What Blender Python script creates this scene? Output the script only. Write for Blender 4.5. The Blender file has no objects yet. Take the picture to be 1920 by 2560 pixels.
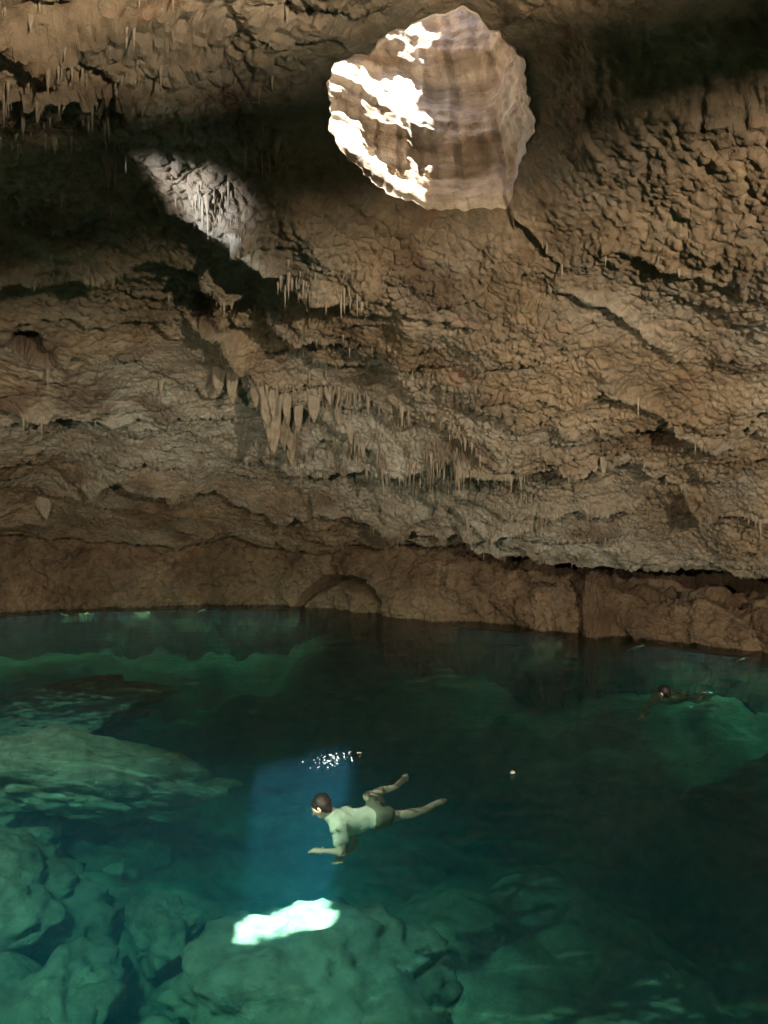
import bpy, math, random
import numpy as np
R = math.radians
random.seed(7)
rng = np.random.default_rng(11)
scene = bpy.context.scene
col = scene.collection

# ------------------------------------------------------------------ camera, sky, sun, exposure
cam_data = bpy.data.cameras.new('camera')
cam = bpy.data.objects.new('camera', cam_data)
col.objects.link(cam)
cam.location = (0.0, 0.0, 3.5)
cam.rotation_euler = (R(90), 0, 0)
cam_data.sensor_fit = 'VERTICAL'
cam_data.angle = 2 * math.atan(0.675)
cam_data.clip_end = 500
scene.camera = cam

SUN_DIR = np.array([-0.136, 0.158, -1.0]); SUN_DIR = SUN_DIR / np.linalg.norm(SUN_DIR)   # travel direction
sun_elev = math.asin(-SUN_DIR[2])
sun_azim = math.atan2(-SUN_DIR[0], -SUN_DIR[1])          # clockwise from +Y towards +X
world = bpy.data.worlds.new('World'); scene.world = world
world.use_nodes = True
wn = world.node_tree.nodes; wl = world.node_tree.links
bgn = wn['Background']
sky = wn.new('ShaderNodeTexSky'); sky.sky_type = 'NISHITA'; sky.sun_disc = False
sky.sun_elevation = sun_elev; sky.sun_rotation = sun_azim
wl.new(sky.outputs[0], bgn.inputs[0]); bgn.inputs[1].default_value = 0.15

sd = bpy.data.lights.new('sun', 'SUN'); sd.energy = 5.0; sd.angle = R(0.53); sd.color = (1.0, 0.95, 0.87)
sun = bpy.data.objects.new('sun', sd); col.objects.link(sun)
from mathutils import Vector
sun.rotation_euler = Vector(SUN_DIR).to_track_quat('-Z', 'Y').to_euler()

scene.view_settings.view_transform = 'Standard'
scene.view_settings.look = 'None'
scene.view_settings.gamma = 1.0
scene.view_settings.use_curve_mapping = False
scene.view_settings.exposure = 3.4
cy = scene.cycles
cy.use_denoising = True
cy.max_bounces = 6; cy.diffuse_bounces = 3; cy.glossy_bounces = 2; cy.use_adaptive_sampling = True; cy.adaptive_threshold = 0.02; cy.transparent_max_bounces = 12
cy.volume_bounces = 2
cy.sample_clamp_indirect = 4.0

# ------------------------------------------------------------------ numpy noise
_perm = rng.permutation(256).astype(np.int32); _perm = np.concatenate([_perm, _perm, _perm])
_g = rng.normal(size=(256, 3)).astype(np.float32); _g /= np.linalg.norm(_g, axis=1)[:, None]
def perlin(p):
    p = p.astype(np.float32)
    i = np.floor(p).astype(np.int32); f = p - i; i &= 255
    u = f * f * f * (f * (f * 6 - 15) + 10)
    out = 0
    for dx in (0, 1):
        wx = u[:, 0] if dx else 1 - u[:, 0]
        ax = _perm[i[:, 0] + dx]
        for dy in (0, 1):
            wy = u[:, 1] if dy else 1 - u[:, 1]
            ay = _perm[ax + i[:, 1] + dy]
            for dz in (0, 1):
                wz = u[:, 2] if dz else 1 - u[:, 2]
                g = _g[_perm[ay + i[:, 2] + dz] & 255]
                d = g[:, 0] * (f[:, 0] - dx) + g[:, 1] * (f[:, 1] - dy) + g[:, 2] * (f[:, 2] - dz)
                out = out + wx * wy * wz * d
    return out * 1.5
def fbm(p, octv=3, lac=2.03, gain=0.5):
    a, s, o = 1.0, 0.0, 0
    for k in range(octv):
        s = s + a * perlin(p + 17.3 * k); p = p * lac; a *= gain
    return s
_wp = rng.random((256, 3)).astype(np.float32)
def worley(p):
    p = p.astype(np.float32)
    i = np.floor(p).astype(np.int32); f = p - i
    f1 = np.full(len(p), 9.0, np.float32); f2 = f1.copy()
    for dx in (-1, 0, 1):
        for dy in (-1, 0, 1):
            for dz in (-1, 0, 1):
                h = _perm[(_perm[(_perm[(i[:, 0] + dx) & 255] + i[:, 1] + dy) & 255] + i[:, 2] + dz) & 255]
                q = _wp[h]
                d = (q[:, 0] + dx - f[:, 0]) ** 2 + (q[:, 1] + dy - f[:, 1]) ** 2 + (q[:, 2] + dz - f[:, 2]) ** 2
                f2 = np.minimum(f2, np.maximum(d, f1)); f1 = np.minimum(f1, d)
    return np.sqrt(f1), np.sqrt(f2)
def sstep(a, b, x):
    t = np.clip((x - a) / (b - a), 0, 1); return t * t * (3 - 2 * t)
def saw(ph, edge=0.12):
    """0 at the start of a step, growing to 1 and dropping sharply: overlapping shingles of rock"""
    t = ph - np.floor(ph)
    return np.where(t < 1 - edge, t / (1 - edge), (1 - t) / edge)

# ------------------------------------------------------------------ mesh helpers
def grid_faces(nr, nc, wrap=False, off=0):
    a = np.arange(nr * nc).reshape(nr, nc) + off
    if wrap:
        b = np.roll(a, -1, axis=1)
        return np.stack([a[:-1], b[:-1], b[1:], a[1:]], -1).reshape(-1, 4)
    return np.stack([a[:-1, :-1], a[:-1, 1:], a[1:, 1:], a[1:, :-1]], -1).reshape(-1, 4)
def mesh_np(name, verts, faces, smooth=True):
    me = bpy.data.meshes.new(name)
    verts = np.ascontiguousarray(verts, np.float32); faces = np.ascontiguousarray(faces, np.int32)
    n = faces.shape[1]
    me.vertices.add(len(verts)); me.vertices.foreach_set('co', verts.ravel())
    me.loops.add(faces.size); me.loops.foreach_set('vertex_index', faces.ravel())
    me.polygons.add(len(faces))
    me.polygons.foreach_set('loop_start', np.arange(0, faces.size, n, dtype=np.int32))
    try: me.polygons.foreach_set('loop_total', np.full(len(faces), n, np.int32))
    except Exception: pass
    me.update(calc_edges=True)
    me.polygons.foreach_set('use_smooth', np.full(len(faces), smooth, bool))
    return me
def attr(me, name, vals):
    a = me.attributes.new(name, 'FLOAT', 'POINT'); a.data.foreach_set('value', np.ascontiguousarray(vals, np.float32))
def link(name, me, mat, parent=None, **props):
    o = bpy.data.objects.new(name, me); col.objects.link(o)
    if mat is not None:
        if not me.materials: me.materials.append(mat)
    if parent is not None: o.parent = parent
    for k, v in props.items(): o[k] = v
    return o
def empty(name, loc, **props):
    o = bpy.data.objects.new(name, None); col.objects.link(o); o.location = loc
    for k, v in props.items(): o[k] = v
    return o

# ------------------------------------------------------------------ materials
def new_mat(name):
    m = bpy.data.materials.new(name); m.use_nodes = True
    nt = m.node_tree; nt.nodes.clear()
    out = nt.nodes.new('ShaderNodeOutputMaterial')
    return m, nt, out
class NB:
    def __init__(s, nt): s.nt = nt
    def n(s, t, **kw):
        n = s.nt.nodes.new(t)
        for k, v in kw.items(): setattr(n, k, v)
        return n
    def l(s, a, b): s.nt.links.new(a, b)
    def noise(s, vec, scale, detail=4, rough=0.55):
        n = s.n('ShaderNodeTexNoise'); n.inputs['Scale'].default_value = scale
        n.inputs['Detail'].default_value = detail; n.inputs['Roughness'].default_value = rough
        s.l(vec, n.inputs['Vector']); return n.outputs['Fac']
    def ramp(s, fac, stops):
        r = s.n('ShaderNodeValToRGB'); e = r.color_ramp.elements
        while len(e) < len(stops): e.new(0.5)
        for k, (p, c) in enumerate(stops): e[k].position = p; e[k].color = (*c, 1) if len(c) == 3 else c
        s.l(fac, r.inputs[0]); return r.outputs[0]
    def mix(s, fac, a, b, mode='MIX'):
        m = s.n('ShaderNodeMix'); m.data_type = 'RGBA'; m.blend_type = mode
        if isinstance(fac, (int, float)): m.inputs[0].default_value = fac
        else: s.l(fac, m.inputs[0])
        for v, k in ((a, 6), (b, 7)):
            if isinstance(v, tuple): m.inputs[k].default_value = (*v, 1)
            else: s.l(v, m.inputs[k])
        return m.outputs[2]
    def math(s, op, a, b=0.0):
        m = s.n('ShaderNodeMath'); m.operation = op
        for v, k in ((a, 0), (b, 1)):
            if isinstance(v, (int, float)): m.inputs[k].default_value = v
            else: s.l(v, m.inputs[k])
        return m.outputs[0]

def rock_material(name, tones, bands=False, calcite=(0.42, 0.40, 0.34), rust=(0.24, 0.10, 0.045), bump=1.0, attrs=True):
    m, nt, out = new_mat(name); b = NB(nt)
    tc = b.n('ShaderNodeTexCoord'); v = tc.outputs['Object']
    big = b.noise(v, 0.55, 5, 0.6)
    base = b.ramp(big, [(0.30, tones[0]), (0.47, tones[1]), (0.62, tones[2]), (0.75, tones[3])])
    mid = b.noise(v, 4.5, 6, 0.65)
    base = b.mix(0.75, base, b.ramp(mid, [(0.28, (0.50, 0.45, 0.38)), (0.5, (1, 1, 1)), (0.72, (1.32, 1.30, 1.26))]), 'MULTIPLY')
    gz = b.noise(v, 0.9, 5, 0.65)
    base = b.mix(b.ramp(gz, [(0.50, (0, 0, 0)), (0.66, (0.6, 0.6, 0.6))]), base, (tones[2][0] * 0.62, tones[2][1] * 0.72, tones[2][2] * 0.86))
    if bands:
        mp = b.n('ShaderNodeMapping'); mp.inputs['Scale'].default_value = (0.5, 0.5, 5.0); mp.inputs['Rotation'].default_value = (0.05, 0.14, 0); b.l(v, mp.inputs['Vector'])
        bn = b.noise(mp.outputs[0], 1.0, 5, 0.6)
        base = b.mix(0.9, base, b.ramp(bn, [(0.34, (0.62, 0.54, 0.44)), (0.50, (1.0, 0.98, 0.94)), (0.64, (1.25, 1.25, 1.22))]), 'MULTIPLY')
    # rusty stains and small dark mineral spots with shapes of their own
    st = b.noise(v, 1.3, 6, 0.7)
    base = b.mix(b.ramp(st, [(0.58, (0, 0, 0)), (0.72, (0.7, 0.7, 0.7))]), base, rust)
    sp = b.noise(v, 11.0, 3, 0.6)
    base = b.mix(b.ramp(sp, [(0.68, (0, 0, 0)), (0.74, (0.5, 0.5, 0.5))]), base, (0.07, 0.05, 0.035))
    if attrs:
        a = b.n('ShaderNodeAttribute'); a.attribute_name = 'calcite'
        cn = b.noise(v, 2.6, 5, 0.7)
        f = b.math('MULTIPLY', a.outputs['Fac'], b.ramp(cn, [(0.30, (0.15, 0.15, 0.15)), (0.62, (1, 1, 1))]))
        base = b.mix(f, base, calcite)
        a2 = b.n('ShaderNodeAttribute'); a2.attribute_name = 'stain_and_dark'
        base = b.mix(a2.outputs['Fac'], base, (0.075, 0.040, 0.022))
    bs = b.n('ShaderNodeBsdfPrincipled'); b.l(base, bs.inputs['Base Color'])
    bs.inputs['Roughness'].default_value = 0.88
    bs.inputs['Specular IOR Level'].default_value = 0.25
    n1 = b.noise(v, 18, 6, 0.7); n2 = b.noise(v, 70, 3, 0.6)
    h = b.math('ADD', b.math('MULTIPLY', n1, 0.05), b.math('MULTIPLY', n2, 0.012))
    bp = b.n('ShaderNodeBump'); bp.inputs['Strength'].default_value = bump; bp.inputs['Distance'].default_value = 1.0
    b.l(h, bp.inputs['Height']); b.l(bp.outputs[0], bs.inputs['Normal'])
    b.l(bs.outputs[0], out.inputs['Surface'])
    return m
def plain(name, colr, rough=0.6, var=0.15, scale=30, metallic=0.0, spec=0.4):
    m, nt, out = new_mat(name); b = NB(nt)
    tc = b.n('ShaderNodeTexCoord')
    f = b.noise(tc.outputs['Object'], scale, 4, 0.6)
    lo = tuple(c * (1 - var) for c in colr); hi = tuple(min(1, c * (1 + var)) for c in colr)
    bs = b.n('ShaderNodeBsdfPrincipled'); b.l(b.ramp(f, [(0.3, lo), (0.7, hi)]), bs.inputs['Base Color'])
    bs.inputs['Roughness'].default_value = rough; bs.inputs['Metallic'].default_value = metallic
    bs.inputs['Specular IOR Level'].default_value = spec
    b.l(bs.outputs[0], out.inputs['Surface'])
    return m
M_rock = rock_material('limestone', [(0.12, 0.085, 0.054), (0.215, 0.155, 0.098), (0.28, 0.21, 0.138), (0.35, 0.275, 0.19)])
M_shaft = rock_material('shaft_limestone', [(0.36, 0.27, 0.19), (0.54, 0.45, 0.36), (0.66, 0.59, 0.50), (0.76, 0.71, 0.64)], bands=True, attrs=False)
M_stal = rock_material('dripstone', [(0.17, 0.13, 0.088), (0.25, 0.20, 0.142), (0.31, 0.262, 0.195), (0.38, 0.335, 0.26)], bump=0.25, attrs=False)
M_bed = rock_material('pool_rock', [(0.20, 0.18, 0.13), (0.33, 0.31, 0.24), (0.43, 0.40, 0.32), (0.52, 0.49, 0.41)], rust=(0.12, 0.10, 0.06), attrs=False)

# ------------------------------------------------------------------ cave shape (plan, around the skylight's axis)
CX, CY = 0.6, 9.0
TH = np.array([-60, -30, 0, 25, 47.7, 60.8, 73, 90.4, 103, 116.7, 128.6, 150, 180, 210, 240, 270, 300, 330, 360, 385.])
RW = np.array([12, 12, 12, 12.6, 13.4, 13.86, 14.2, 16.6, 20.3, 21.8, 22.8, 21, 17, 15, 14, 13, 12, 12, 12, 12.6])       # waterline radius
ZL = np.array([6, 4.5, 2.6, 2.2, 2.07, 2.1, 2.2, 2.35, 2.45, 2.55, 2.8, 3.0, 3.6, 4.6, 6, 6.2, 6, 4.5, 2.6, 2.2])          # height of the ceiling's lower lip
OV = np.array([.4, .6, 1, 1.3, 1.4, 1.4, 1.3, 1.2, 1.1, 1, 1, 1, .8, .6, .4, .4, .4, .6, 1, 1.3])                         # overhang of that lip
PW = np.array([1.2, 1.1, 1.05, 1.0, 1.0, 1.0, 1.05, 1.1, 1.25, 1.4, 1.55, 1.7, 1.7, 1.6, 1.4, 1.3, 1.2, 1.1, 1.05, 1.0])
def ip(a, th): return np.interp((np.asarray(th) + 60) % 360 - 60, TH, a)
RIM_T = np.array([-171, -166.2, -151.2, -137, -120, -106, -89, -75.7, -63.6, -46.8, -16.1, 9, 30.9, 49.5, 70.6, 91.2, 108.9, 132.5, 157.8, 174.3, 189])
RIM_R = np.array([1.26, 1.27, 1.32, 1.09, 1.10, 1.11, 1.2, 1.24, 1.17, 1.16, 1.09, 1.21, 1.3, 1.57, 1.44, 1.36, 1.27, 1.15, 1.21, 1.26, 1.26])
def rim_r(th):
    t = (np.asarray(th) + 171) % 360 - 171
    r = np.interp(t, RIM_T, RIM_R)
    tr = np.radians(t)
    return r + 0.018 * np.sin(9 * tr + 1) + 0.014 * np.sin(17 * tr) + 0.012 * np.sin(31 * tr + 2) + 0.008 * np.sin(53 * tr)
def tilt(r, dy): return -0.40 * dy * np.exp(-(r / 4.0) ** 2)

# ledges of the ceiling: (bearing in degrees, radius) along each lip, drop of the lip, how far it fades inwards
LEDGES = [
    ([(126, 17.22), (124.6, 16.73), (122.4, 15.98), (118.5, 15.98), (115.2, 15.75), (114, 15.17)], 0.55, 2.2),
    ([(108, 15.54), (103.6, 15.8), (99.7, 14.45), (94.2, 13.76), (88.5, 13.06), (82.6, 12.99), (78, 13.39)], 0.50, 2.0),
    ([(106.9, 11.91), (100.6, 12.27), (95.1, 10.68), (88.9, 8.98), (81.2, 8.82), (75.5, 7.64), (65.1, 7.08), (60.1, 7.2)], 0.55, 1.6),
    ([(125.8, 7.2), (120.2, 7.31), (113.6, 8.34), (108.7, 9.31), (104.9, 11.26)], 0.60, 1.6),
    ([(123.7, 4.42), (116.5, 4.78), (105.5, 5.09), (96.7, 5.09), (90.3, 4.46)], 0.30, 1.0),
    ([(33.0, 4.44), (35.6, 3.81), (44.2, 3.18)], 0.16, 0.8),
    ([(40.2, 7.16), (42.6, 6.71), (43.2, 5.99), (46.8, 4.83)], 0.25, 1.0),
    ([(78.8, 11.87), (76.1, 10.98), (65.4, 9.39), (60.3, 9.37)], 0.35, 1.3),
    ([(52.2, 8.63), (49.4, 9.08), (46.7, 9.45), (41.3, 9.48)], 0.35, 1.3),
    ([(162.2, 7.15), (158.9, 6.87), (153.3, 6.64), (150.1, 6.01), (144.8, 5.21), (138.6, 4.87), (130.5, 5.18)], 0.5, 1.6),
    ([(191, 2.46), (192.6, 3.21), (194.2, 3.91), (195, 4.7), (196, 5.5)], 0.3, 1.0),
    ([(138.6, 12.43), (134.6, 11.94), (130.5, 12.29), (126.9, 12.26), (122.5, 11.93), (117, 12.36)], 0.40, 1.3),
    ([(6.5, 4.23), (20.2, 3.25), (33.5, 2.94), (41.7, 2.19), (45.9, 1.9)], 0.10, 0.6),
    ([(166, 3.07), (156.3, 2.74), (131.3, 3.35), (119, 3.16), (106.9, 2.9)], 0.50, 0.7),
]
# darker mouths of little cavities: (x, y, radius, depth)
CAVES = [(-6.89, 14.96, 0.42, 0.7), (-8.2, 18.68, 0.5, 0.35), (-3.3, 14.2, .3, .25), (5.2, 14.2, .35, .25)]

def ceiling_low(x, y):
    """height of the broad ceiling form and the sum of ledge relief (metres the rock hangs down)"""
    dx = x - CX; dy = y - CY
    r = np.hypot(dx, dy); th = np.degrees(np.arctan2(dy, dx))
    rl = ip(RW, th) - ip(OV, th); rr = 1.25
    rho = np.clip((r - rr) / (rl - rr), 0, 1.2)
    zl = ip(ZL, th)
    z = zl + (8.2 - zl) * (1 - rho ** ip(PW, th)) + tilt(r, dy)
    return z, r, th, rl

# ---- parametric sheet
seg = [np.linspace(-20, 40, 210, endpoint=False), np.linspace(40, 131, 880, endpoint=False),
       np.linspace(131, 200, 230, endpoint=False), np.linspace(200, 340, 90, endpoint=False)]
theta = np.concatenate(seg); NC = len(theta)
NA, NB_, NCW, ND = 660, 30, 110, 22
tt = np.linspace(0, 1, NA)
rl = ip(RW, theta) - ip(OV, theta); rw = ip(RW, theta); zl = ip(ZL, theta)
rr = rim_r(theta)
ct, st_ = np.cos(np.radians(theta)), np.sin(np.radians(theta))
# A: ceiling from the skylight's rim out to the lip
Ra = rr[None] + (rl - rr)[None] * (tt ** 1.28)[:, None]
Xa = CX + Ra * ct; Ya = CY + Ra * st_
Za = ceiling_low(Xa.ravel(), Ya.ravel())[0].reshape(NA, NC)
# B: underside running back from the lip into the recess
tb = np.linspace(0, 1, NB_ + 1)[1:, None]
slot = sstep(84, 70, theta) * sstep(0, 30, theta)
rec = rw + 0.55 + 3.4 * slot
back = sstep(170, 230, theta) * sstep(350, 310, theta)
Rb = rl[None] + (rec - rl)[None] * tb
Zb = zl[None] + (0.10 + 0.10 * np.sin(tb * math.pi)) * tb * (1 - back)
# C: lower wall from the recess down to the water
tcw = np.linspace(0, 1, NCW + 1)[1:, None]
zt = zl - 0.16 - 0.85 * slot - 0.30 * sstep(0.1, 0.8, np.sin(np.radians(theta) * 14 + 1)) * sstep(84, 92, theta) + 0.10 * np.sin(np.radians(theta) * 23) * slot     # top of the bench below the slot
e1 = np.clip(tcw / 0.22, 0, 1); e2 = np.clip((tcw - 0.22) / 0.78, 0, 1)
Zc = np.where(tcw < 0.22, Zb[-1:] + (zt - Zb[-1])[None] * sstep(0, 0.22, e1), zt[None] * (1 - e2 ** 1.1))
Rc = np.where(tcw < 0.22, rec[None] + (rw + 0.12 - rec)[None] * e1, (rw + 0.12)[None] - 0.27 * e2 - 0.30 * np.sin(e2 * math.pi))
# D: under water
td = np.linspace(0, 1, ND + 1)[1:, None]
Rd = (rw - 0.15)[None] - 1.2 * td ** 1.5 + 0 * rw[None]
Zd = -5.5 * td + 0 * rw[None]
RR = np.concatenate([Ra, Rb, Rc, Rd]); ZZ = np.concatenate([Za, Zb, Zc, Zd])
NR = RR.shape[0]
zone = np.concatenate([np.zeros(NA), np.linspace(0, 1, NB_), np.ones(NCW + ND)])[:, None] + 0 * RR
P = np.stack([CX + RR * ct, CY + RR * st_, ZZ], -1)

def normals(P):
    du = np.roll(P, -1, 1) - np.roll(P, 1, 1)
    dv = np.gradient(P, axis=0)
    n = np.cross(du, dv); n /= np.linalg.norm(n, axis=-1, keepdims=True) + 1e-9
    return n
Nn = normals(P)
if Nn[200, 300, 2] > 0: Nn = -Nn        # point into the cave
flat = P.reshape(-1, 3); TT = np.broadcast_to(theta[None], RR.shape).ravel(); r_ = RR.ravel(); zo = zone.ravel()
isC = 1 - sstep(0.0, 0.3, zo)             # ceiling weight
low = fbm(flat / 5.0, 2) * 0.45
warp = fbm(flat / 2.2 + 31, 3)
warp2 = perlin(flat / 0.6 + 71)
warp3 = perlin(flat / 1.0 + 171)
rimfade = sstep(0.0, 0.9, r_ - np.broadcast_to(rr[None], RR.shape).ravel())
rimfade2 = 0.25 + 0.75 * rimfade
drop = np.zeros(len(flat), np.float32); lipmask = np.zeros(len(flat), np.float32)
tw = (TT + 60) % 360 - 60
for pts, h, w in LEDGES:
    pts = sorted(pts); a = np.array([q[0] for q in pts]); q = np.array([q[1] for q in pts])
    sel = (tw > a[0] - 6) & (tw < a[-1] + 6) & (zo < 0.2)
    t = tw[sel]
    d = r_[sel] - np.interp(t, a, q) + 0.75 * warp[sel] + 0.22 * warp2[sel] + 0.25 * warp3[sel]
    win = sstep(a[0] - 5, a[0] + 1, t) * sstep(a[-1] + 5, a[-1] - 1, t)
    v = np.where(d < 0, np.exp(np.minimum(d, 0) / (w * 0.5)), 0) * sstep(0.06, -0.02, d)
    drop[sel] += 1.05 * h * win * v * (0.55 + 0.6 * sstep(-0.4, 0.4, warp3[sel]))
    lipmask[sel] = np.maximum(lipmask[sel], win * np.exp(-np.abs(d + 0.10) / 0.14))
for (cx, cy_, rad, dep) in CAVES:
    d = np.hypot(flat[:, 0] - cx, (flat[:, 1] - cy_) * 0.6) + 0.18 * warp2 * rad / .4
    drop -= dep * sstep(rad, rad * 0.35, d) * (zo < 0.2)
bev = np.exp(-(r_ - np.broadcast_to(rr[None], RR.shape).ravel()) / 0.13) * (zo < 0.1)
disp = -0.06 * bev + low * (0.25 + 0.75 * rimfade) * (0.4 + 0.6 * isC) + drop
# strata: overlapping shingles facing outwards, warped so that they break up into scallops
msk = sstep(-0.25, 0.35, fbm(flat / 3.1 + 5, 2))
ph1 = (r_ + 0.9 * warp + 0.25 * warp2 - 0.003 * (TT - 90) * r_) / 1.5
near_r = 1 - 0.8 * sstep(58, 44, tw) * sstep(7, 5, r_)
disp += 0.25 * saw(ph1, 0.10) * near_r * isC * rimfade * (0.35 + 0.65 * msk)
P1 = (flat + (disp[:, None] * Nn.reshape(-1, 3))).reshape(NR, NC, 3)
# lower wall: strata ledges, an alcove with a mound in it, a flowstone column, cracks
f1 = P1.reshape(-1, 3)
wall = sstep(0.4, 0.9, zo)
arc = np.radians(TT) * r_
ph = (f1[:, 2] + 0.55 * warp + 0.20 * warp2) / 0.8
cr = np.abs(perlin(f1 / np.array([1.5, 1.5, 1.1]) + 60) + 0.25 * warp2)
dw = 0.14 * fbm(f1 / 0.42 + 15, 2) + 0.10 * saw(-ph, 0.3) * sstep(-.2, .3, perlin(f1 / 1.7 + 33)) + 0.34 * fbm(f1 / 1.1 + 9, 4) + 0.45 * perlin(f1 / 2.4 + 3) - 0.16 * np.abs(perlin(f1 / 0.9 + 77)) + 0.10 - 0.12 * sstep(0.05, 0.0, cr) * sstep(0.0, 0.3, perlin(f1 / 2.0 + 200))
# alcove near bearing 96 degrees
u = (TT - 96.2) / 4.6
arch = np.clip(1 - u ** 2, 0, None) ** 0.5 * 1.35
al = sstep(0.0, 0.16, arch - f1[:, 2] + 0.10 * warp2) * (np.abs(u) < 1)
dw -= 1.7 * al
mu = (TT - 96.5) / 3.9
mound = np.clip(1 - mu ** 2, 0, None) ** 0.5 * 1.05
dw += 1.55 * sstep(0.0, 0.35, mound - f1[:, 2] + 0.06 * warp2) * (np.abs(mu) < 1)
# flowstone column near bearing 67 degrees
cw = np.interp(f1[:, 2], [-1, 0, 0.5, 1.0, 1.5, 2.0], [2.6, 2.3, 2.1, 1.9, 1.1, 0.7]) + 0.5 * warp2
cu = np.abs(TT - 66.8 + 0.5 * warp3) / np.maximum(cw, 0.3)
cb = np.exp(-(cu / 0.75) ** 4)
dw += (0.55 + 0.25 * warp3) * cb * wall + 0.07 * np.abs(np.sin(TT * 9 + 2.5 * warp2)) * cb
disp2 = dw * wall
# ceiling: middle strata, scallops, popcorn
ph2 = (r_ + 0.55 * warp + 0.30 * warp2 - 0.008 * (TT - 90) * r_ + 0.2 * fbm(f1 / 0.9, 2)) / 0.55
disp2 += 0.12 * saw(ph2, 0.16) * (0.35 + 0.65 * near_r) * (0.25 + 0.75 * isC) * rimfade2 * sstep(-0.3, 0.3, perlin(f1 / 1.4 + 77))
disp2 += 0.10 * fbm(f1 / 0.8 + 13, 2) * rimfade2
P2 = (f1 + disp2[:, None] * Nn.reshape(-1, 3)).reshape(NR, NC, 3)
N2 = normals(P2)
if N2[200, 300, 2] > 0: N2 = -N2
f2_ = P2.reshape(-1, 3)
ws = f2_ + 0.10 * np.stack([warp2, perlin(f2_ / 0.5 + 3), perlin(f2_ / 0.5 + 40)], -1)
w1, w2 = worley(ws / np.array([0.23, 0.23, 0.17]))
pop = (0.55 - w1) + 0.35 * sstep(0.0, 0.16, w2 - w1)
w3, w4 = worley(ws / 0.095 + 9)
pop2 = 0.6 - w3
rough = 0.4 + 0.6 * sstep(-0.4, 0.4, perlin(f2_ / 2.2 + 50))
disp3 = (0.085 * pop * rough * (0.4 + 0.6 * near_r) + 0.05 * pop2 * (0.5 + 0.5 * near_r)) * rimfade2 * (0.75 + 0.25 * isC) + 0.03 * perlin(f2_ / 0.09) * rimfade2
P3 = f2_ + disp3[:, None] * N2.reshape(-1, 3)
# colours of the stone: calcite crusts follow some ledges, plus one painted bright patch; stains are patches
zz = P3[:, 2]
band = np.exp(-((tw - 95) / 34) ** 2) * np.exp(-((r_ - (9.5 + 0.04 * (tw - 80))) / 3.2) ** 2)
band2 = np.exp(-((tw - 70) / 22) ** 2) * np.exp(-((r_ - 12.3) / 1.2) ** 2)
band3 = np.exp(-((tw - 124) / 12) ** 2) * np.exp(-((r_ - 12.8) / 2.4) ** 2)
bright_patch = np.exp(-((tw - 148) / 22) ** 2) * np.exp(-((r_ - 3.2) / 0.7) ** 2)  # pale tone painted where the ceiling's light patch falls, to whiten it
calc = np.clip(0.9 * bright_patch + 1.1 * band + 0.9 * band2 + 0.9 * band3 + 0.3 * lipmask + 0.5 * perlin(f2_ / 1.7 + 90), 0, 1) * isC
stain_and_dark = np.maximum(0.6 * sstep(0.15, 0.8, fbm(f2_ / 1.3 + 120, 4)), wall * (0.22 + 0.3 * perlin(f2_ / 1.3 + 9)))
for (cx, cy_, rad, dep) in CAVES:  # stone tone darkened in and around each cavity mouth
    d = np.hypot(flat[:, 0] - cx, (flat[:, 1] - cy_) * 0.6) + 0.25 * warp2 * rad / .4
    stain_and_dark = np.maximum(stain_and_dark, 0.8 * sstep(rad * 1.3, rad * 0.5, d) * (zo < 0.2))
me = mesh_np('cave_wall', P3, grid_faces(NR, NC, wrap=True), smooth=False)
attr(me, 'calcite', calc); attr(me, 'stain_and_dark', stain_and_dark)
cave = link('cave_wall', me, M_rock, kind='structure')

# ------------------------------------------------------------------ skylight shaft
NSC, NSR = 420, 230
ths = np.linspace(0, 360, NSC, endpoint=False)
hs = np.linspace(0, 1, NSR)[:, None]
SH_TOP = 14.0
rs0 = rim_r(ths)
xs0 = CX + rs0 * np.cos(np.radians(ths)); ys0 = CY + rs0 * np.sin(np.radians(ths))
zs0 = ceiling_low(xs0, ys0)[0] - 0.05
# rim of the cave sheet is displaced: follow it
rim_now = P3.reshape(NR, NC, 3)[0]
order = np.argsort(theta % 360)
def follow(k): return np.interp(ths, (theta % 360)[order], rim_now[order, k], period=360)
xr, yr, zr = follow(0), follow(1), follow(2)
Zs = zr[None] - 0.02 + (SH_TOP - zr[None]) * hs
rs = np.hypot(xr - CX, yr - CY)
Rs = rs[None] + 0.40 * hs
Ps = np.stack([CX - 0.56 * hs + Rs * np.cos(np.radians(ths)), CY + 0.30 * hs + Rs * np.sin(np.radians(ths)), Zs], -1)
fs = Ps.reshape(-1, 3)
w_a = fbm(fs / 1.2 + 200, 3)
slope_z = fs[:, 2] + 0.16 * (fs[:, 0] - CX)
led = 0.085 * np.sin(2 * math.pi * (slope_z + 0.30 * w_a) / 1.25 + 0.6) + 0.05 * saw((slope_z + 0.25 * w_a) / 0.8, 0.4) + 0.05 * saw((slope_z + 0.2 * w_a) / 0.43 + .4, 0.4) * sstep(-.2, .3, perlin(fs / 0.8 + 5)) + 0.012 * saw((slope_z + 0.10 * w_a) / 0.21 + 0.3, 0.25)
hh_ = np.broadcast_to(hs, Zs.shape).ravel()
mouth = 0.55 * fbm(fs / 0.75 + 400, 3) * sstep(0.55, 1.0, hh_)
ft = np.clip((fs[:, 2] - np.broadcast_to(zr[None], Zs.shape).ravel()) / 0.25, 0, 1)
pw1, _ = worley(fs / np.array([0.16, 0.16, 0.10]))
dd = (0.14 * fbm(fs / 1.1 + 40, 3) + 0.022 * saw((slope_z + 0.08 * w_a + 0.025 * perlin(fs / 0.3)) / 0.17, 0.4) + 0.012 * saw((slope_z + 0.05 * w_a + 0.02 * perlin(fs / 0.2 + 9)) / 0.075 + .5, 0.45) + led + 0.016 * (0.6 - pw1) + 0.008 * perlin(fs / 0.06) - 0.04 + mouth) * ft
ftop = 1
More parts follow.
